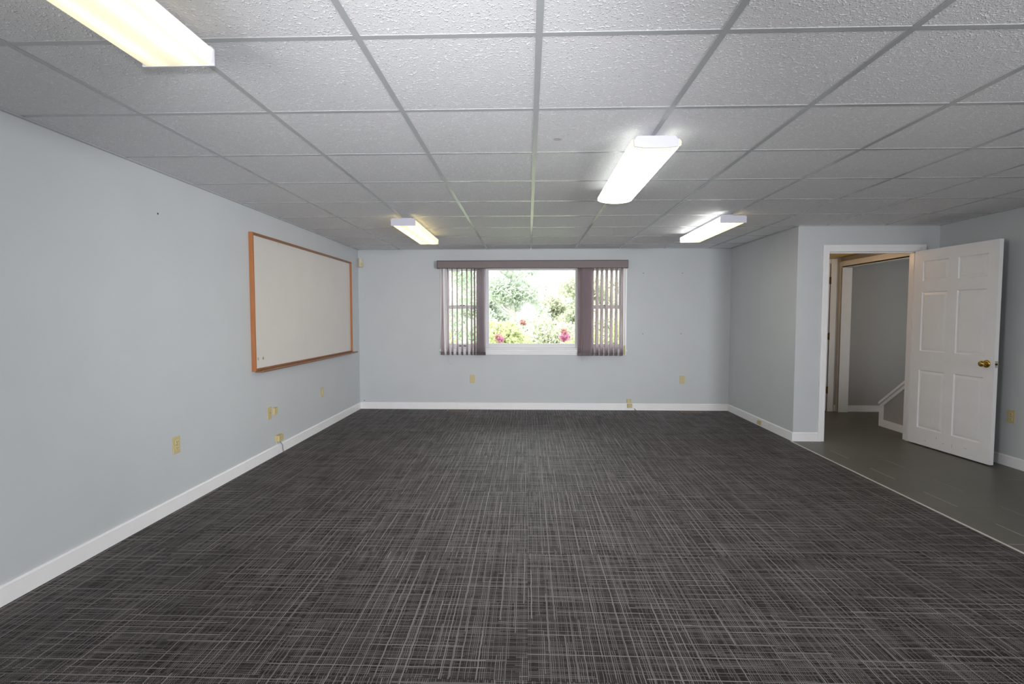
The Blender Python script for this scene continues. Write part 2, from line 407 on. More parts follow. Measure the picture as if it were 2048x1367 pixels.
# door casing of the doorway: stepped profile, jambs and stops
bm = bmesh.new()
for (x0, x1, st) in ((OX0-.069, OX0-.004, 1), (OX1+.004, OX1+.069, -1)):
    bx(bm, x0, x1, YD-.012, YD, 0, OZ+.069)
    if st > 0: bx(bm, x0, x0+.030, YD-.019, YD-.012, 0, OZ+.069)
    else: bx(bm, x1-.030, x1, YD-.019, YD-.012, 0, OZ+.069)
bx(bm, OX0-.004, OX1+.004, YD-.012, YD, OZ+.004, OZ+.069); bx(bm, OX0-.039, OX1+.039, YD-.019, YD-.012, OZ+.039, OZ+.069)
struct(obj('trim_2', bm, 'white', bevel=.0025), 'white casing around the doorway', 'trim')
bm = bmesh.new()
bx(bm, OX0-.018, OX0, YD-.002, YD+.122, 0, OZ); bx(bm, OX1, OX1+.018, YD-.002, YD+.122, 0, OZ); bx(bm, OX0-.018, OX1+.018, YD-.002, YD+.122, OZ, OZ+.018)
bx(bm, OX0, OX0+.011, YD+.04, YD+.075, 0, OZ); bx(bm, OX1-.011, OX1, YD+.04, YD+.075, 0, OZ); bx(bm, OX0, OX1, YD+.04, YD+.075, OZ-.011, OZ)
struct(obj('trim_3', bm, 'white', bevel=.001), 'white jamb lining inside the doorway', 'trim')
# casing of the stair opening
bm = bmesh.new()
bx(bm, HALLX-.018, HALLX, 7.03, YB, 0, 2.055); bx(bm, HALLX-.018, HALLX, YD+.125, 7.03, 1.972, 2.055)
bx(bm, HALLX-.018, HALLX+.115, 7.028, 7.045, 0, 1.972); bx(bm, HALLX-.018, HALLX, YD+.125, 7.03, 1.970, 1.99)
bx(bm, HALLX-.024, HALLX-.018, YD+.125, 7.06, 2.03, 2.055)
struct(obj('trim_4', bm, 'white', bevel=.002), 'white casing of the stair opening in the hall', 'trim')
# knee wall beside the stairs
KX0, KX1, KY0, KY1 = 4.215, 4.325, 5.50, 6.165
def kz(y): return .255 + (6.165-y)*.762
bm = bmesh.new(); prism(bm, [(KY0, 0), (KY1, 0), (KY1, kz(KY1)), (KY0, kz(KY0))], KX0+.018, KX1, 'X')
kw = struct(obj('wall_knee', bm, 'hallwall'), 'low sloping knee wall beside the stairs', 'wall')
bm = bmesh.new(); prism(bm, [(KY0, kz(KY0)), (KY1+.012, kz(KY1)), (KY1+.012, kz(KY1)+.032), (KY0, kz(KY0)+.04)], KX0-.008, KX1+.01, 'X')
prism(bm, [(KY0, kz(KY0)-.045), (KY1, kz(KY1)-.04), (KY1, kz(KY1)), (KY0, kz(KY0))], KX0+.004, KX0+.018, 'X')
obj('sloping_cap', bm, 'white', kw, .002)
bm = bmesh.new(); bx(bm, KX0+.006, KX1, KY1-.002, KY1+.014, 0, kz(KY1)); bx(bm, KX0+.005, KX0+.018, KY1-.055, KY1, 0, kz(KY1)); obj('end_post', bm, 'white', kw, .002)
bm = bmesh.new(); bx(bm, KX0, KX0+.018, KY0, KY1-.055, 0, .085); obj('baseboard', bm, 'white', kw, .002)

# hall door in the back wall
d2 = struct(empty('door_2', (4.13, YB, 0)), 'closed white door at the far end of the hall', 'door')
bm = bmesh.new(); bx(bm, -.83, -.004, -.012, -.002, .012, 2.03); obj('panel', bm, 'door', d2, .002)
bm = bmesh.new(); bx(bm, 0, .082, -.018, -.001, 0, 2.115-.02); bx(bm, -.92, 0, -.018, -.001, 2.035, 2.095); bx(bm, 0, .02, -.024, -.018, 0, 2.09); obj('casing', bm, 'white', d2, .002)
for z in (1.80, 1.04, .30):
    bm = bmesh.new(); bx(bm, -.014, .002, -.024, -.012, z-.045, z+.045); tube(bm, [(-.004, -.026, z-.05), (-.004, -.026, z+.05)], .006); obj('hinge', bm, 'brassdark', d2)
bm = bmesh.new(); bx(bm, -.006, 0, -.016, -.010, .01, 2.03); obj('gap', bm, 'dark', d2)

# ------------------------------------------------------------------ open six panel door
DW, DH, DT = .866, 1.965, .035
door = empty('door_1', (3.974, 5.366, .012), math.atan2(-.9972, .0750))   # local +x runs towards the free edge, local -y is the seen face
struct(door, 'open white six panel door with brass knobs', 'door')
PX = [(.100, .386), (.487, .771)]
PZ = [(.170, .760), (.951, 1.546), (1.653, 1.855)]
def door_face(bm, ys, sgn):
    xs = sorted({0, DW, *[v for p in PX for v in p]}); zs = sorted({0, DH, *[v for p in PZ for v in p]})
    V = {}
    def vt(x, y, z):
        k = (round(x, 5), round(y, 5), round(z, 5))
        if k not in V: V[k] = bm.verts.new((x, y, z))
        return V[k]
    for i in range(len(xs)-1):
        for j in range(len(zs)-1):
            x0, x1, z0, z1 = xs[i], xs[i+1], zs[j], zs[j+1]
            if (x0, x1) in PX and (z0, z1) in PZ:
                rings = [(0, 0), (.005, .008), (.010, .011), (.034, .003), (.036, .003)]
                loops = []
                for off, dep in rings:
                    y = ys - sgn*dep*-1
                    loops.append([vt(x0+off, y, z0+off), vt(x1-off, y, z0+off), vt(x1-off, y, z1-off), vt(x0+off, y, z1-off)])
                for a, b in zip(loops, loops[1:]):
                    for q in range(4): bm.faces.new((a[q], a[(q+1) % 4], b[(q+1) % 4], b[q]))
                bm.faces.new(loops[-1])
            else:
                bm.faces.new((vt(x0, ys, z0), vt(x1, ys, z0), vt(x1, ys, z1), vt(x0, ys, z1)))
    return vt
bm = bmesh.new()
door_face(bm, 0, 1); door_face(bm, DT, -1)
for (a, b) in (((0, 0), (DW, 0)), ((DW, 0), (DW, DH)), ((DW, DH), (0, DH)), ((0, DH), (0, 0))):
    q = [bm.verts.new(p) for p in ((a[0], 0, a[1]), (b[0], 0, b[1]), (b[0], DT, b[1]), (a[0], DT, a[1]))]; bm.faces.new(q)
bmesh.ops.remove_doubles(bm, verts=bm.verts, dist=1e-5)
obj('leaf', bm, 'door', door)
KZ, KX = .884, DW-.066
def knob(sgn):
    y0 = 0 if sgn < 0 else DT
    bm = bmesh.new()
    lathe(bm, [(0, .033), (.004, .034), (.008, .030), (.012, .020)], (KX, y0, KZ), (0, sgn, 0))
    lathe(bm, [(.010, .012), (.022, .010), (.030, .013), (.036, .022), (.046, .0265), (.056, .0255), (.063, .019), (.066, .010)], (KX, y0, KZ), (0, sgn, 0))
    obj('knob', bm, 'brass', door, smooth=True)
knob(-1); knob(1)
bm = bmesh.new(); bx(bm, DW-.001, DW+.0015, .006, .029, KZ-.028, KZ+.028); obj('latch_plate', bm, 'steel', door)
bm = bmesh.new(); bx(bm, DW+.001, DW+.008, .012, .024, KZ-.008, KZ+.008); obj('latch_bolt', bm, 'dark', door)
for z in (.22, 1.0, 1.76):
    bm = bmesh.new(); tube(bm, [(-.004, DT+.002, z-.045), (-.004, DT+.002, z+.045)], .006); bx(bm, -.002, .0005, .006, DT, z-.045, z+.045); obj('hinge', bm, 'brass', door)
for (x, z, w, h) in ((.33, .10, .004, .02), (.50, .06, .003, .035), (.62, .085, .03, .003), (.20, .05, .012, .005), (.40, .07, .02, .004)):
    bm = bmesh.new(); bx(bm, x, x+w, -.0004, .001, z, z+h); obj('scuff', bm, mat('scuff', (.42, .41, .40), .7, .2, var=.1), door)

# ------------------------------------------------------------------ window
win = struct(empty('window_1', (0, YB, 0)), 'wide white window of three lights looking on a garden', 'window')
bm = bmesh.new()   # casing, stool and apron
bx(bm, -1.232, WX0+.006, -.016, 0, .84, 2.03); bx(bm, WX1-.006, 1.368, -.016, 0, .84, 2.03)
bx(bm, -1.232, 1.368, -.016, 0, WZ1-.004, 2.03)
obj('casing', bm, 'white', win, .003)
bm = bmesh.new()
bx(bm, -1.245, 1.381, -.030, .02, .826, .850); bx(bm, -1.232, 1.368, -.020, 0, .800, .826); bx(bm, -1.232, 1.368, -.014, 0, .775, .800)
obj('sill', bm, 'white', win, .004)
def frame(bm, x0, x1, z0, z1, wl, wr, wb_, wt, y0, y1):
    bx(bm, x0, x0+wl, y0, y1, z0, z1); bx(bm, x1-wr, x1, y0, y1, z0, z1)
    bx(bm, x0+wl, x1-wr, y0, y1, z0, z0+wb_); bx(bm, x0+wl, x1-wr, y0, y1, z1-wt, z1)
bm = bmesh.new()
frame(bm, WX0, WX1, WZ0, WZ1, .02, .02, .02, .02, 0, .14)
bx(bm, -.672, -.620, .002, .14, WZ0+.02, WZ1-.02); bx(bm, .724, .776, .002, .14, WZ0+.02, WZ1-.02)
obj('frame', bm, 'sash', win, .002)
bm = bmesh.new(); frame(bm, -.620, .724, .87, 1.97, .065, .060, .058, .010, .03, .09)
frame(bm, -.560, .669, .922, 1.966, .008, .008, .008, .008, .05, .09)
fx = obj('fixed_sash', bm, 'sash', win, .003)
bm = bmesh.new(); bx(bm, -.554, .662, .060, .066, .929, 1.961); obj('pane', bm, 'glass', fx)
for (x0, x1, gl, gr) in ((-1.155, -.672, .035, .056), (.776, 1.292, .050, .014)):
    bm = bmesh.new(); frame(bm, x0, x1, 1.42, 1.97, gl+.002, gr+.002, .05, .014, .085, .12); up = obj('upper_sash', bm, 'sash', win, .002)
    bm = bmesh.new(); bx(bm, x0+gl, x1-gr, .1, .105, 1.465, 1.96); obj('pane', bm, 'glass', up)
    bm = bmesh.new(); frame(bm, x0, x1, .87, 1.462, gl, gr, .055, .042, .045, .084); lo = obj('lower_sash', bm, 'sash', win, .002)
    bm = bmesh.new(); bx(bm, x0+gl-.004, x1-gr+.004, .062, .067, .92, 1.425); obj('pane', bm, 'glass', lo)
    cx = (x0+gl+x1-gr)/2
    bm = bmesh.new(); bx(bm, cx-.032, cx-.004, .028, .046, 1.462, 1.474); bx(bm, cx+.002, cx+.032, .034, .046, 1.462, 1.472); obj('sash_lock', bm, 'dark', lo, .001)
    for q in (-.032, .032):
        bm = bmesh.new(); bx(bm, cx+q-.02, cx+q+.02, .034, .046, .888, .900); obj('finger_lift', bm, 'dark' , lo, .002)

# ------------------------------------------------------------------ vertical blind
bl = tag(empty('vertical_blind', (0, YB, 0)), 'mauve grey vertical blind drawn aside under a long flat valance over the window', 'blind')
bm = bmesh.new()
bx(bm, -1.253, 1.359, -.122, -.117, 1.973, 2.076); bx(bm, -1.253, -1.248, -.117, 0, 1.973, 2.076); bx(bm, 1.354, 1.359, -.117, 0, 1.973, 2.076)
bx(bm, -1.248, 1.354, -.117, -.005, 2.070, 2.075)
va = obj('valance', bm, 'valance', bl, .001)
bm = bmesh.new()
bx(bm, -1.255, 1.361, -.124, -.120, 2.070, 2.079); bx(bm, -1.255, 1.361, -.124, -.120, 1.970, 1.977)
bx(bm, -1.256, -1.250, -.124, -.1, 1.970, 2.079); bx(bm, 1.356, 1.362, -.124, -.1, 1.970, 2.079)
obj('edge_bead', bm, 'valedge', va)
bm = bmesh.new(); bx(bm, -1.24, 1.345, -.095, -.055, 2.025, 2.055); obj('head_rail', bm, 'white', bl, .002)
def slat(x, th0, th1, zb, wid=.089, yc=-.078):
    """a slightly cupped fabric strip hanging at x, turned by th about its own axis (0 = edge to the room)"""
    bm = bmesh.new(); n = 10; k = 4; grid = []
    for i in range(n+1):
        t = i/n; z = 2.03 + (zb-2.03)*t; th = th0 + (th1-th0)*t**2
        row = []
        for j in range(k+1):
            s = (j/k-.5)*wid; cup = .004*(1-(2*j/k-1)**2)
            row.append((s*math.sin(th) + cup*math.cos(th), s*math.cos(th) - cup*math.sin(th), z))
        grid.append(row)
    A = [[bm.verts.new((p[0]+.0004, p[1], p[2])) for p in r] for r in grid]; B = [[bm.verts.new((p[0]-.0004, p[1], p[2])) for p in r] for r in grid]
    for i in range(n):
        for j in range(k):
            bm.faces.new((A[i][j], A[i][j+1], A[i+1][j+1], A[i+1][j])); bm.faces.new((B[i][j+1], B[i][j], B[i+1][j], B[i+1][j+1]))
    for i in range(n):
        for j in (0, k): bm.faces.new((A[i][j], A[i+1][j], B[i+1][j], B[i][j]))
    for j in range(k):
        bm.faces.new((A[n][j], A[n][j+1], B[n][j+1], B[n][j])); bm.faces.new((A[0][j], A[0][j+1], B[0][j+1], B[0][j]))
    o = obj('slat', bm, 'slat', bl, smooth=True, loc=(x, yc, 0))
    bm = bmesh.new(); d = Vector((math.sin(th1), math.cos(th1), 0)); nrm = Vector((math.cos(th1), -math.sin(th1), 0))
    ps = [d*(wid/2) + nrm*.0022, d*(wid/2) - nrm*.0022, -d*(wid/2) - nrm*.0022, -d*(wid/2) + nrm*.0022]
    prism(bm, [(p.x, p.y) for p in ps], zb, zb+.042, 'Z')
    obj('weighted_hem', bm, 'weight', o)
LS = [-1.190, -1.115, -1.052, -.984, -.916, -.849, -.785, -.742]
for i, x in enumerate(LS): slat(x, R(-19), R(-44 if i == 0 else (-34 if i == 1 else -24)), .774)
LK = [-.713 + .0145*i for i in range(9)]
for i, x in enumerate(LK): slat(x, R(-9.5), R(-12), .774)
slat(.715, R(-50), R(-36), .766)
RK = [.735 + .013*i for i in range(10)]
for i, x in enumerate(RK): slat(x, R(-42), R(-42), .770)
RS = [.882, .948, 1.013, 1.078, 1.145, 1.212, 1.285]
for i, x in enumerate(RS): slat(x, R(33), R(42), .770)
def sag(a, b, z, y, d=.012): return [(a+(b-a)*t/6, y, z - d*4*(t/6)*(1-t/6)) for t in range(7)]
for S, z in ((LS, .797), (RS, .792)):
    for y in (-.115, -.042):
        path = [S_ for a, b in zip(S, S[1:]) for S_ in sag(a, b, z, y)[:6]] + [(S[-1], y, z)]
        bm = bmesh.new(); tube(bm, path, .0011, 5); obj('bead_chain', bm, 'chain', bl)
for (x0, x1, zt, zb, y) in ((-1.125, -1.098, .79, .70, -.12), (-.66, -.64, .78, .735, -.12), (.735, .765, .77, .69, -.115), (.79, .825, .77, .70, -.115), (.74, .80, .79, .71, -.05), (1.20, 1.28, .79, .745, -.11)):
    bm = bmesh.new(); tube(bm, [(x0, y, zt), (x0+.002, y, zb+.03), ((x0+x1)/2, y, zb), (x1-.002, y, zb+.03), (x1, y, zt)], .0013, 5); obj('chain_loop', bm, 'chain', bl)
bm = bmesh.new(); tube(bm, [(-1.11, -.121, .70), (-1.10, -.10, .66), (-1.085, -.06, .64), (-1.06, -.03, .655)], .0013, 5)
obj('loose_chain', bm, 'chain', bl)
bm = bmesh.new(); tube(bm, [(1.327, -.07, 2.03), (1.327, -.07, .91)], .0018, 6); tube(bm, [(1.335, -.07, 2.03), (1.335, -.07, .91)], .0018, 6); obj('pull_cord', bm, 'chain', bl)
bm = bmesh.new(); lathe(bm, [(0, .006), (.01, .010), (.12, .012), (.13, .010), (.132, .003)], (1.331, -.07, .915), (0, 0, -1), 14); obj('cord_weight', bm, 'ivory', bl, smooth=True)

# ------------------------------------------------------------------ whiteboard
wbd = tag(empty('whiteboard', (XL, 4.29, .835)), 'large whiteboard in an oak frame with marker tray on the left wall', 'whiteboard')
L, H = 2.44, 1.20
bm = bmesh.new(); bx(bm, .002, .014, .01, L-.01, .01, H-.01); obj('writing_surface', bm, 'board', wbd)
for y0, y1 in ((0, .021), (L-.021, L)):
    bm = bmesh.new(); bx(bm, .001, .036, y0, y1, 0, H); obj('side_rail', bm, 'wood', wbd, .002)
bm = bmesh.new(); bx(bm, .001, .034, .021, L-.021, H-.021, H); obj('top_rail', bm, 'wood2', wbd, .002)
bm = bmesh.new(); bx(bm, .001, .030, .021, L-.021, 0, .021); obj('bottom_rail', bm, 'wood2', wbd, .002)
bm = bmesh.new()
prism(bm, [(.014, -.012), (.078, -.012), (.084, -.004), (.082, .008), (.074, .008), (.070, -.001), (.014, .002)], .035, L+.06, 'Y'); obj('marker_tray', bm, 'wood2', wbd, .002)
for (y, z, w, h) in ((.075, .092, .02, .024), (.165, .088, .012, .03), (.155, .098, .03, .008), (.49, 1.155, .006, .022)):
    bm = bmesh.new(); bx(bm, .0138, .0148, y, y+w, z, z+h); obj('tape_scrap', bm, 'tape', wbd)
bm = bmesh.new(); lathe(bm, [(0, .006), (.002, .005)], (XL, 3.232, 1.974), (1, 0, 0), 8)
o = obj('wall_nail', bm, 'dark'); tag(o, 'small dark nail in the left wall near the ceiling, ahead of the whiteboard', 'nail')

# ------------------------------------------------------------------ plates and boxes (local: x across, -y out of the wall, z up)
def outlet(name, loc, rz, label, cat, kind='duplex', w=.07, h=.115, d=.006, group=None):
    t = tag(empty(name, loc, rz), label, cat, group)
    bm = bmesh.new(); bx(bm, -w/2, w/2, -d, 0, -h/2, h/2); pl = obj('plate', bm, 'ivory', t, .0025)
    if kind == 'duplex':
        for z in (.021, -.021):
            bm = bmesh.new(); bx(bm, -.016, .016, -d-.003, -d+.001, z-.014, z+.014); rc = obj('receptacle', bm, 'ivory2', t, .003)
            bm = bmesh.new(); bx(bm, -.008, -.0055, -d-.0036, -d-.002, z-.003, z+.007); bx(bm, .0055, .008, -d-.0036, -d-.002, z-.003, z+.007)
            lathe(bm, [(0, .0028), (.001, .0028)], (0, -d-.0026, z-.008), (0, -1, 0), 8); obj('slots', bm, 'dark', rc)
        bm = bmesh.new(); lathe(bm, [(0, .003), (.0015, .0028)], (0, -d, 0), (0, -1, 0), 10); obj('screw', bm, 'steel', t)
    elif kind == 'blank':
        bm = bmesh.new(); lathe(bm, [(0, .005), (.0015, .004)], (.004, -d, .002), (0, -1, 0), 10); obj('jack', bm, 'brassdark', t)
    return t
outlet('wall_outlet', (-.786, YB, .430), 0, 'ivory outlet plate on the back wall below the left end of the window', 'outlet')
outlet('wall_outlet', (2.148, YB, .432), 0, 'ivory outlet plate on the back wall right of the window', 'outlet')
outlet('wall_outlet', (XL, 3.328, .440), R(90), 'yellowed outlet plate on the left wall nearest the camera', 'outlet')
outlet('wall_outlet', (XRR, 4.518, .439), R(-90), 'ivory outlet plate on the shaded wall right of the open door', 'outlet')
outlet('jack_plate', (XL, 4.570, .419), R(90), 'tall yellow plate with centre jack below the whiteboard', 'wall plate', 'blank')
t = outlet('jack_plate', (XL, 5.763, .434), R(90), 'pale ivory plate low on the left wall toward the back corner', 'wall plate', 'none')
bm = bmesh.new(); bx(bm, -.012, .012, -.0085, -.005, -.035, .035); obj('insert', bm, 'ivory2', t, .002)
def phone_box(name, loc, rz, label, w, h, d, lid='ivory'):
    t = tag(empty(name, loc, rz), label, 'phone jack')
    bm = bmesh.new(); bx(bm, -w/2, w/2, -d*.45, 0, -h/2, h/2); obj('base', bm, lid, t, .002)
    bm = bmesh.new()
    prism(bm, [(-w/2+.002, -d*.45), (w/2-.002, -d*.45), (w/2-.006, -d), (-w/2+.006, -d)], -h/2+.002, h/2-.002, 'Z'); obj('cover', bm, lid, t, .003)
    return t
t = phone_box('phone_jack', (XL, 4.664, .422), R(90), 'square yellow jack box just right of the tall yellow plate', .072, .07, .018)
t = phone_box('phone_jack', (XL, 4.715, .155), R(90), 'yellow jack box above the left baseboard with a grey wire', .10, .062, .038)
bm = bmesh.new(); tube(bm, [(-.01, -.022, -.03), (.015, -.026, -.055), (.045, -.024, -.08), (.055, -.022, -.12), (.06, -.024, -.152), (.075, -.04, -.153)], .003, 8); obj('wire', bm, 'wire', t, smooth=True)
bm = bmesh.new(); tube(bm, [(-.03, -.004, -.03), (-.03, -.004, -.056), (-.028, -.017, -.066), (-.026, -.017, -.15)], .0018, 6); obj('painted_wire', bm, 'white', t, smooth=True)
t = phone_box('phone_jack', (1.412, YB, .131), 0, 'small ivory jack box on the back wall, upper of the stacked pair', .062, .055, .02)
t = phone_box('phone_jack', (1.423, YB-.015, .065), 0, 'small ivory jack box on the back baseboard, lower of the stacked pair', .07, .058, .02)
bm = bmesh.new(); tube(bm, [(-.034, -.008, -.01), (-.06, -.004, -.03), (-.075, -.003, -.062)], .0015, 6); obj('wire', bm, 'white', t, smooth=True)
bm = bmesh.new(); tube(bm, [(1.487, YB-.022, .026), (1.495, YB-.028, .015), (1.507, YB-.045, .006)], .005, 8); o = obj('cable_stub', bm, 'wire', smooth=True); tag(o, 'short dark cable end poking out by the back baseboard near the jack boxes', 'cable')
t = phone_box('phone_jack', (XR-.015, 6.10, .045), R(-90), 'small ivory jack box on the baseboard of the short right wall', .075, .05, .02)

# floor registers
def register(x0, x1, y0, y1, label):
    t = tag(empty('floor_register', ((x0+x1)/2, (y0+y1)/2, 0)), label, 'floor vent', 'floor registers by the back wall')
    w, h = (x1-x0)/2, (y1-y0)/2
    bm = bmesh.new(); frame2 = ((-w, w, -h, -h+.016), (-w, w, h-.016, h), (-w, -w+.016, -h+.016, h-.016), (w-.016, w, -h+.016, h-.016))
    for a, b, c, d in frame2: bx(bm, a, b, c, d, -.002, .006)
    obj('frame', bm, 'register', t, .001)
    bm = bmesh.new()
    n = 18
    for i in range(n):
        xx = -w+.02 + (2*w-.04)*i/(n-1); bx(bm, xx-.003, xx+.003, -h+.014, h-.014, -.004, .003)
    obj('louvres', bm, 'register', t)
    bm = bmesh.new(); bx(bm, -w+.01, w-.01, -h+.01, h-.01, -.002, .0008); obj('duct', bm, 'dark', t)
register(-1.135, -.835, 6.91, 7.035, 'brown floor register under the left end of the window')
register(2.095, 2.375, 6.885, 7.010, 'brown floor register near the right corner of the back wall')

# motion sensor in the corner
t = tag(empty('motion_sensor', (XL+.036, YB-.036, 2.06), R(45)), 'small yellowed motion sensor up in the back left corner', 'motion sensor')
bm = bmesh.new(); prism(bm, [(-.036, -.02), (.036, -.02), (.030, -.045), (.012, -.054), (-.012, -.054), (-.030, -.045)], -.06, .06, 'Z'); bx(bm, -.03, .03, -.022, .028, -.058, .058)
obj('housing', bm, mat('sensor_plastic', (.62, .58, .46), .4, .4, var=.03), t, .003)
bm = bmesh.new(); prism(bm, [(-.024, -.044), (.024, -.044), (.012, -.058), (-.012, -.058)], -.045, 0, 'Z'); obj('lens', bm, 'ivory', t, .002)

# ------------------------------------------------------------------ ceiling lights (local z=0 is the ceiling, length along y)
LL = 1.22
def light_box(loc, w, lens, label, dz=.098):
    t = tag(empty('ceiling_light', loc), label, 'ceiling light', 'fluorescent lights on the ceiling')
    bm = bmesh.new(); bx(bm, -w/2+.03, w/2-.03, -LL/2+.004, LL/2-.004, -.06, -.036); bx(bm, -.05, .05, -LL/2+.13, LL/2-.13, -.04, 0); obj('housing', bm, 'cap', t)
    # trapezoid prismatic lens wrapping round the tubes
    bm = bmesh.new(); hw = w/2-.003
    P = [(-hw+.012, -.038), (-hw, -.046), (-hw+.006, -dz+.006), (-hw+.014, -dz), (hw-.014, -dz), (hw-.006, -dz+.006), (hw, -.046), (hw-.012, -.038)]
    Q = [(-hw+.015, -.040), (-hw+.003, -.048), (-hw+.009, -dz+.008), (-hw+.016, -dz+.003), (hw-.016, -dz+.003), (hw-.009, -dz+.008), (hw-.003, -.048), (hw-.015, -.040)]
    prism(bm, P + Q[::-1], -LL/2+.008, LL/2-.008, 'Y'); obj('lens', bm, lens, t)
    for s in (-1, 1):
        bm = bmesh.new(); y = s*LL/2
        prism(bm, [(-w/2+.012, -.033), (-w/2, -.045), (-w/2, -dz-.001), (w/2, -dz-.001), (w/2, -.045), (w/2-.012, -.033)], min(y, y-s*.007), max(y, y-s*.007), 'Y')
        obj('end_cap', bm, 'cap', t, .0015)
    return t
light_box((-1.170, 1.706-LL/2, CEIL), .246, 'lens_warm', 'warm yellow fluorescent light with a ribbed lens, nearest overhead at top left')
light_box((-1.152, 4.675+LL/2, CEIL), .228, 'lens_far', 'warm yellow fluorescent light with a flat white end, toward the left of the window')
light_box((1.832, 4.625+LL/2, CEIL), .232, 'lens_mixed', 'fluorescent light half white and half yellow, nearest the short right wall')
# bowed light
t = tag(empty('ceiling_light', (.637, 2.59+LL/2, CEIL)), 'bright white bowed fluorescent light with cream end trim, right of the middle', 'ceiling light', 'fluorescent lights on the ceiling')
bm = bmesh.new(); bx(bm, -.09, .09, -LL/2+.004, LL/2-.004, -.06, -.038); bx(bm, -.05, .05, -LL/2+.13, LL/2-.13, -.04, 0); obj('housing', bm, 'cap', t)
W2 = .126
def bow(w, d, top=-.050, n=12):
    side = [(-w+.008, top), (-w, top-.012)]
    arc = []
    for i in range(n+1):
        u = -1+2*i/n; arc.append((u*w*.985, -d + .018*abs(u)**2.2 + (.0 if abs(u) < .999 else .004)))
    return side + arc + [(w, top-.012), (w-.008, top)]
bm = bmesh.new(); P = bow(W2, .100); Q = bow(W2-.003, .097, -.052); prism(bm, P + Q[::-1], -LL/2+.01, LL/2-.01, 'Y'); obj('lens', bm, 'lens_white', t)
for s in (-1, 1):
    y = s*LL/2
    bm = bmesh.new(); P = bow(W2+.001, .105, -.050); prism(bm, P, min(y-s*.012, y-s*.004), max(y-s*.012, y-s*.004), 'Y'); obj('end_trim', bm, 'capcream', t, .001)
    bm = bmesh.new()
    prism(bm, [(-.094, -.035), (-.111, -.056), (-.109, -.088), (-.06, -.0945), (.06, -.0945), (.109, -.088), (.111, -.056), (.094, -.035)], min(y-s*.003, y+s*.003), max(y-s*.003, y+s*.003), 'Y')
    obj('end_cap', bm, 'cap', t, .0015)

# ------------------------------------------------------------------ garden outside
bm = bmesh.new(); bx(bm, -14, 16, YB+.2, 40, .0, .22); struct(obj('ground', bm, 'soil'), 'pale ground outside the window, lightened to bounce daylight', 'ground')
def leaves(bm, c, rad, n, size, rng, blade=1.0):
    for _ in range(n):
        while True:
            p = Vector((rng.uniform(-1, 1), rng.uniform(-1, 1), rng.uniform(-1, 1)))
            if .25 < p.length < 1: break
        p = Vector((p.x*rad[0], p.y*rad[1], p.z*rad[2])) + Vector(c)
        d = Vector((rng.gauss(0, 1), rng.gauss(0, 1), rng.gauss(.2, .7))).normalized(); s = d.orthogonal().normalized()
        s.rotate(Matrix.Rotation(rng.uniform(0, 6.28), 3, d)); nn = d.cross(s)
        l = size*rng.uniform(.7, 1.3); w = l*.28*blade
        v = [bm.verts.new(q) for q in (p, p + d*l*.5 + s*w + nn*w*.4, p + d*l, p + d*l*.5 - s*w + nn*w*.4)]
        bm.faces.new((v[0], v[1], v[2])); bm.faces.new((v[0], v[2], v[3]))
def shrub(x, y, h, r, n, size, m, label, seed, flowers=()):
    rng = random.Random(seed); z0 = .22
    t = tag(empty('garden_shrub', (x, y, z0)), label, 'shrub', 'shrubs under the window')
    bm = bmesh.new()
    for k in range(7):
        cx, cy, cz = rng.uniform(-.55, .55)*r, rng.uniform(-.5, .5)*r, h*rng.uniform(.35, .8)
        leaves(bm, (cx, cy, cz), (r*.5, r*.5, h*.25), n//7, size, rng)
    obj('foliage', bm, m, t)
    bm = bmesh.new()
    for k in range(9):
        a = rng.uniform(0, 6.28); q = rng.uniform(.2, .8)*r
        tube(bm, [(0, 0, 0), (math.cos(a)*q*.4, math.sin(a)*q*.4, h*.4), (math.cos(a)*q, math.sin(a)*q, h*.85)], [.014, .009, .004], 6)
    obj('stems', bm, 'bark', t)
    for (fx_, fy_, fz_, fr, fm) in flowers:
        bm = bmesh.new(); leaves(bm, (fx_-x, fy_-y, fz_-z0), (fr, fr, fr), int(60+fr*900), .045, rng, 2.2); obj('flower_cluster', bm, fm, t)
    return t
shrub(-1.60, 9.3, 1.15, .62, 3000, .10, 'leafA', 'lime green shrub seen through the left window light', 1)
shrub(-.40, 9.2, 1.02, .60, 3600, .085, 'leafA', 'lime green azalea with a small red bloom at lower left of the middle pane', 2, ((-.50, 8.50, .955, .050, 'red'), (-.46, 8.48, .92, .035, 'pink')))
shrub(.42, 10.4, 1.12, .66, 3400, .085, 'leafD', 'olive green azalea with coral bloom in the middle of the pane', 3, ((-.10, 9.75, 1.20, .05, 'red'),))
shrub(1.02, 9.1, .88, .50, 2600, .085, 'leafA', 'yellow green azalea with a large pink bloom at lower right of the middle pane', 4, ((.615, 8.5, .97, .075, 'pink'), (.60, 8.5, 1.06, .028, 'red')))
shrub(2.10, 9.3, 1.25, .62, 3000, .10, 'leafA', 'green shrub seen between the right hand blind slats', 5)
shrub(-1.0, 10.9, 1.25, .62, 3000, .10, 'leafB', 'mid green shrub in the second row behind the lime azalea', 6)
shrub(1.75, 10.9, 1.30, .66, 3000, .10, 'leafD', 'pale olive shrub in the second row at the right of the middle pane', 7)
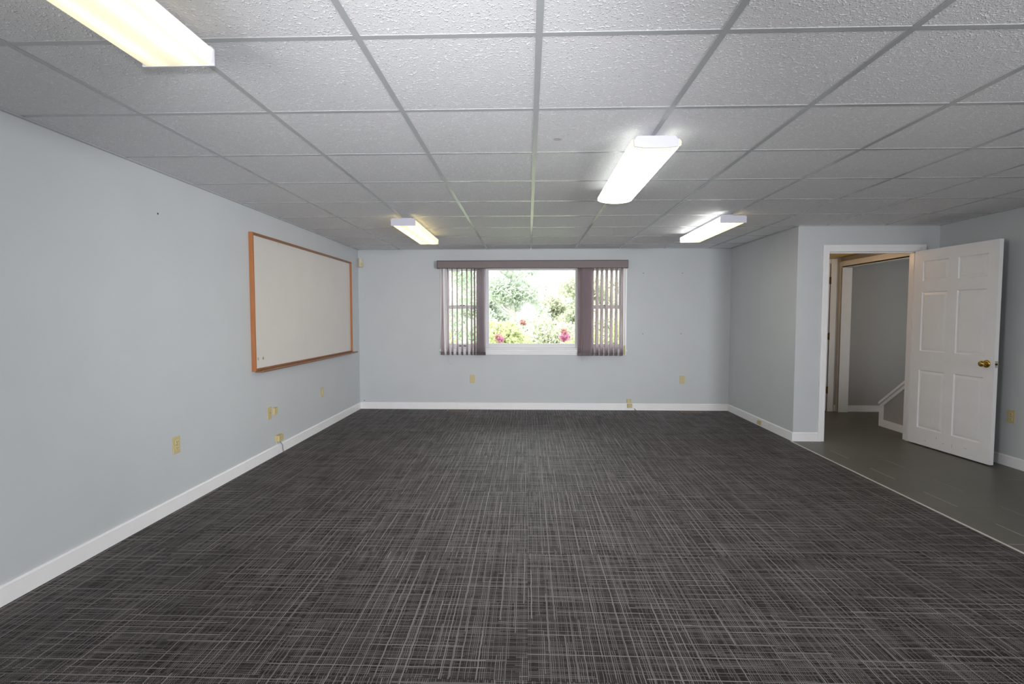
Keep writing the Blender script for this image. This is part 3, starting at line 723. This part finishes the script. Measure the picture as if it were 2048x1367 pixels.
# strappy plant under the left window
rng = random.Random(11); t = tag(empty('strappy_plant', (-1.2, 8.0, .22)), 'pale strappy leaved clump close outside the left window light', 'plant')
bm = bmesh.new()
for k in range(150):
    a = rng.uniform(0, 6.28); q = rng.uniform(.08, .38); h = rng.uniform(.6, 1.1); b0 = Vector((rng.uniform(-.12, .12), rng.uniform(-.1, .1), 0)); prev = None
    sd = Vector((-math.sin(a), math.cos(a), 0))*.010
    for s in range(7):
        u = s/6; p = b0 + Vector((math.cos(a)*q*u*u*1.2, math.sin(a)*q*u*u*1.2, h*(u - .32*u*u*u)))
        ww = sd*(1-u*.9); cur = (bm.verts.new(p+ww), bm.verts.new(p-ww))
        if prev: bm.faces.new((prev[0], prev[1], cur[1], cur[0]))
        prev = cur
obj('blades', bm, 'leafC', t)
def tree(x, y, h, r, n, m, label, seed, zc=.65, size=.2):
    rng = random.Random(seed); t = tag(empty('garden_tree', (x, y, .22)), label, 'tree', 'trees beyond the shrubs')
    bm = bmesh.new(); tube(bm, [(0, 0, 0), (.06, .03, h*.3), (-.04, 0, h*.6), (.02, 0, h*.9)], [.12, .10, .07, .03], 8)
    for k in range(9):
        a = rng.uniform(0, 6.28); z = h*rng.uniform(.25, .75); q = r*rng.uniform(.5, .9)
        tube(bm, [(0, 0, z), (math.cos(a)*q*.5, math.sin(a)*q*.5, z+.25), (math.cos(a)*q, math.sin(a)*q, z+.6)], [.04, .025, .01], 6)
    obj('trunk', bm, 'bark', t)
    bm = bmesh.new()
    for k in range(14):
        a = rng.uniform(0, 6.28); q = rng.uniform(.1, .75)*r
        leaves(bm, (math.cos(a)*q, math.sin(a)*q, h*rng.uniform(zc-.4, zc+.3)), (r*.38, r*.38, h*.10), n//14, size, rng)
    obj('foliage', bm, m, t)
    return t
tree(-1.9, 13.0, 4.2, 1.2, 7500, 'leafB', 'cool green tree filling the upper left of the middle pane', 21, .5, .11)
tree(-4.6, 14.0, 5.2, 1.3, 8000, 'leafB', 'cool green tree furthest to the left behind the blind slats', 22, .45, .15)
tree(-.55, 16.5, 4.0, 1.2, 8000, 'leafC', 'thin pale tree left of the bright gap in the middle pane', 23, .42, .12)
tree(1.75, 14.5, 3.0, 1.15, 9000, 'leafD', 'loose pale tree in the right half of the middle pane', 24, .45, .11)
tree(4.6, 13.5, 4.6, 1.25, 7500, 'leafB', 'green tree behind the right hand blind slats', 25, .45, .15)
tree(.75, 18.5, 2.6, 1.0, 7000, 'leafD', 'small pale tree in the bright gap of the middle pane', 30, .35, .12)
tree(-1.55, 18.9, 2.7, .95, 8000, 'leafC', 'low pale tree showing under the canopy of the cool green one', 31, .35, .12)
tree(3.1, 18.5, 3.4, 1.15, 8000, 'leafD', 'pale tree between the loose tree and the right hand blind slats', 32, .4, .13)
tree(-.2, 25.5, 4.6, 1.9, 9000, 'leafC', 'furthest pale tree rising over the middle of the window', 33, .45, .17)
tree(1.5, 22.5, 3.6, 1.5, 9000, 'leafC', 'far pale tree low behind the bright gap', 26, .4, .15)
tree(-2.6, 21.0, 4.4, 1.7, 9000, 'leafC', 'far pale tree behind the cool green one', 27, .42, .16)
tree(5.2, 21.0, 4.6, 1.8, 9000, 'leafC', 'far pale tree behind the loose tree on the right', 28, .42, .16)
tree(-7.2, 18.0, 5.0, 1.8, 9000, 'leafC', 'far tree at the left edge of the left window light', 29, .42, .18)

# ------------------------------------------------------------------ light
w = bpy.data.worlds.new('World'); bpy.context.scene.world = w; w.use_nodes = True
bg = w.node_tree.nodes['Background']; bg.inputs[0].default_value = (.95, 1, 1, 1); bg.inputs[1].default_value = 4.8
def area(name, loc, rot, sx, sy, power, col, spread=None):
    l = bpy.data.lights.new(name, 'AREA'); l.shape = 'RECTANGLE'; l.size = sx; l.size_y = sy; l.energy = power; l.color = col
    if spread: l.spread = spread
    o = bpy.data.objects.new(name, l); o.location = loc; o.rotation_euler = rot; C.objects.link(o); return o
s = bpy.data.lights.new('sun', 'SUN'); s.energy = 6; s.angle = R(6); s.color = (1, .98, .92)
o = bpy.data.objects.new('sun', s); o.rotation_euler = (R(42), 0, R(-20)); C.objects.link(o)
# flash on the camera
fl = bpy.data.lights.new('camera_flash', 'SPOT'); fl.energy = 250; fl.color = (.94, .95, 1); fl.spot_size = R(80); fl.spot_blend = 1; fl.shadow_soft_size = .045
o = bpy.data.objects.new('camera_flash', fl); o.location = (0, -.02, 1.47); o.rotation_euler = (R(90+1), 0, R(8)); C.objects.link(o)
# unseen fill lamp added behind the camera to brighten the left wall
area('rear_fill', (3.55, YF+.45, 1.35), (R(90), 0, R(36)), 1.2, 1.6, 76, (.96, .965, 1), R(95))
area('side_fill', (XL+.06, .0, 1.45), (R(90), 0, R(-47)), 1.3, 1.3, 27, (.98, .97, .98), R(95))  # second added fill, out of view, for the short wall and door
# warm bulb in the hall
l = bpy.data.lights.new('hall_bulb', 'POINT'); l.energy = 3.5; l.color = (1, .62, .30); l.shadow_soft_size = .06
o = bpy.data.objects.new('hall_bulb', l); o.location = (3.45, 6.1, 1.98); C.objects.link(o)

# ------------------------------------------------------------------ camera
cam = bpy.data.cameras.new('camera'); cam.sensor_width = 36; cam.lens = 1012.38/2048*36; cam.clip_start = .02
co = bpy.data.objects.new('camera', cam); C.objects.link(co)
co.location = (0, 0, EYE); co.rotation_euler = (math.pi/2 - .0503, 0, .0317)
sc = bpy.context.scene; sc.camera = co
sc.view_settings.view_transform = 'Standard'; sc.view_settings.look = 'None'; sc.view_settings.exposure = .20; sc.view_settings.gamma = 1; sc.view_settings.use_curve_mapping = False
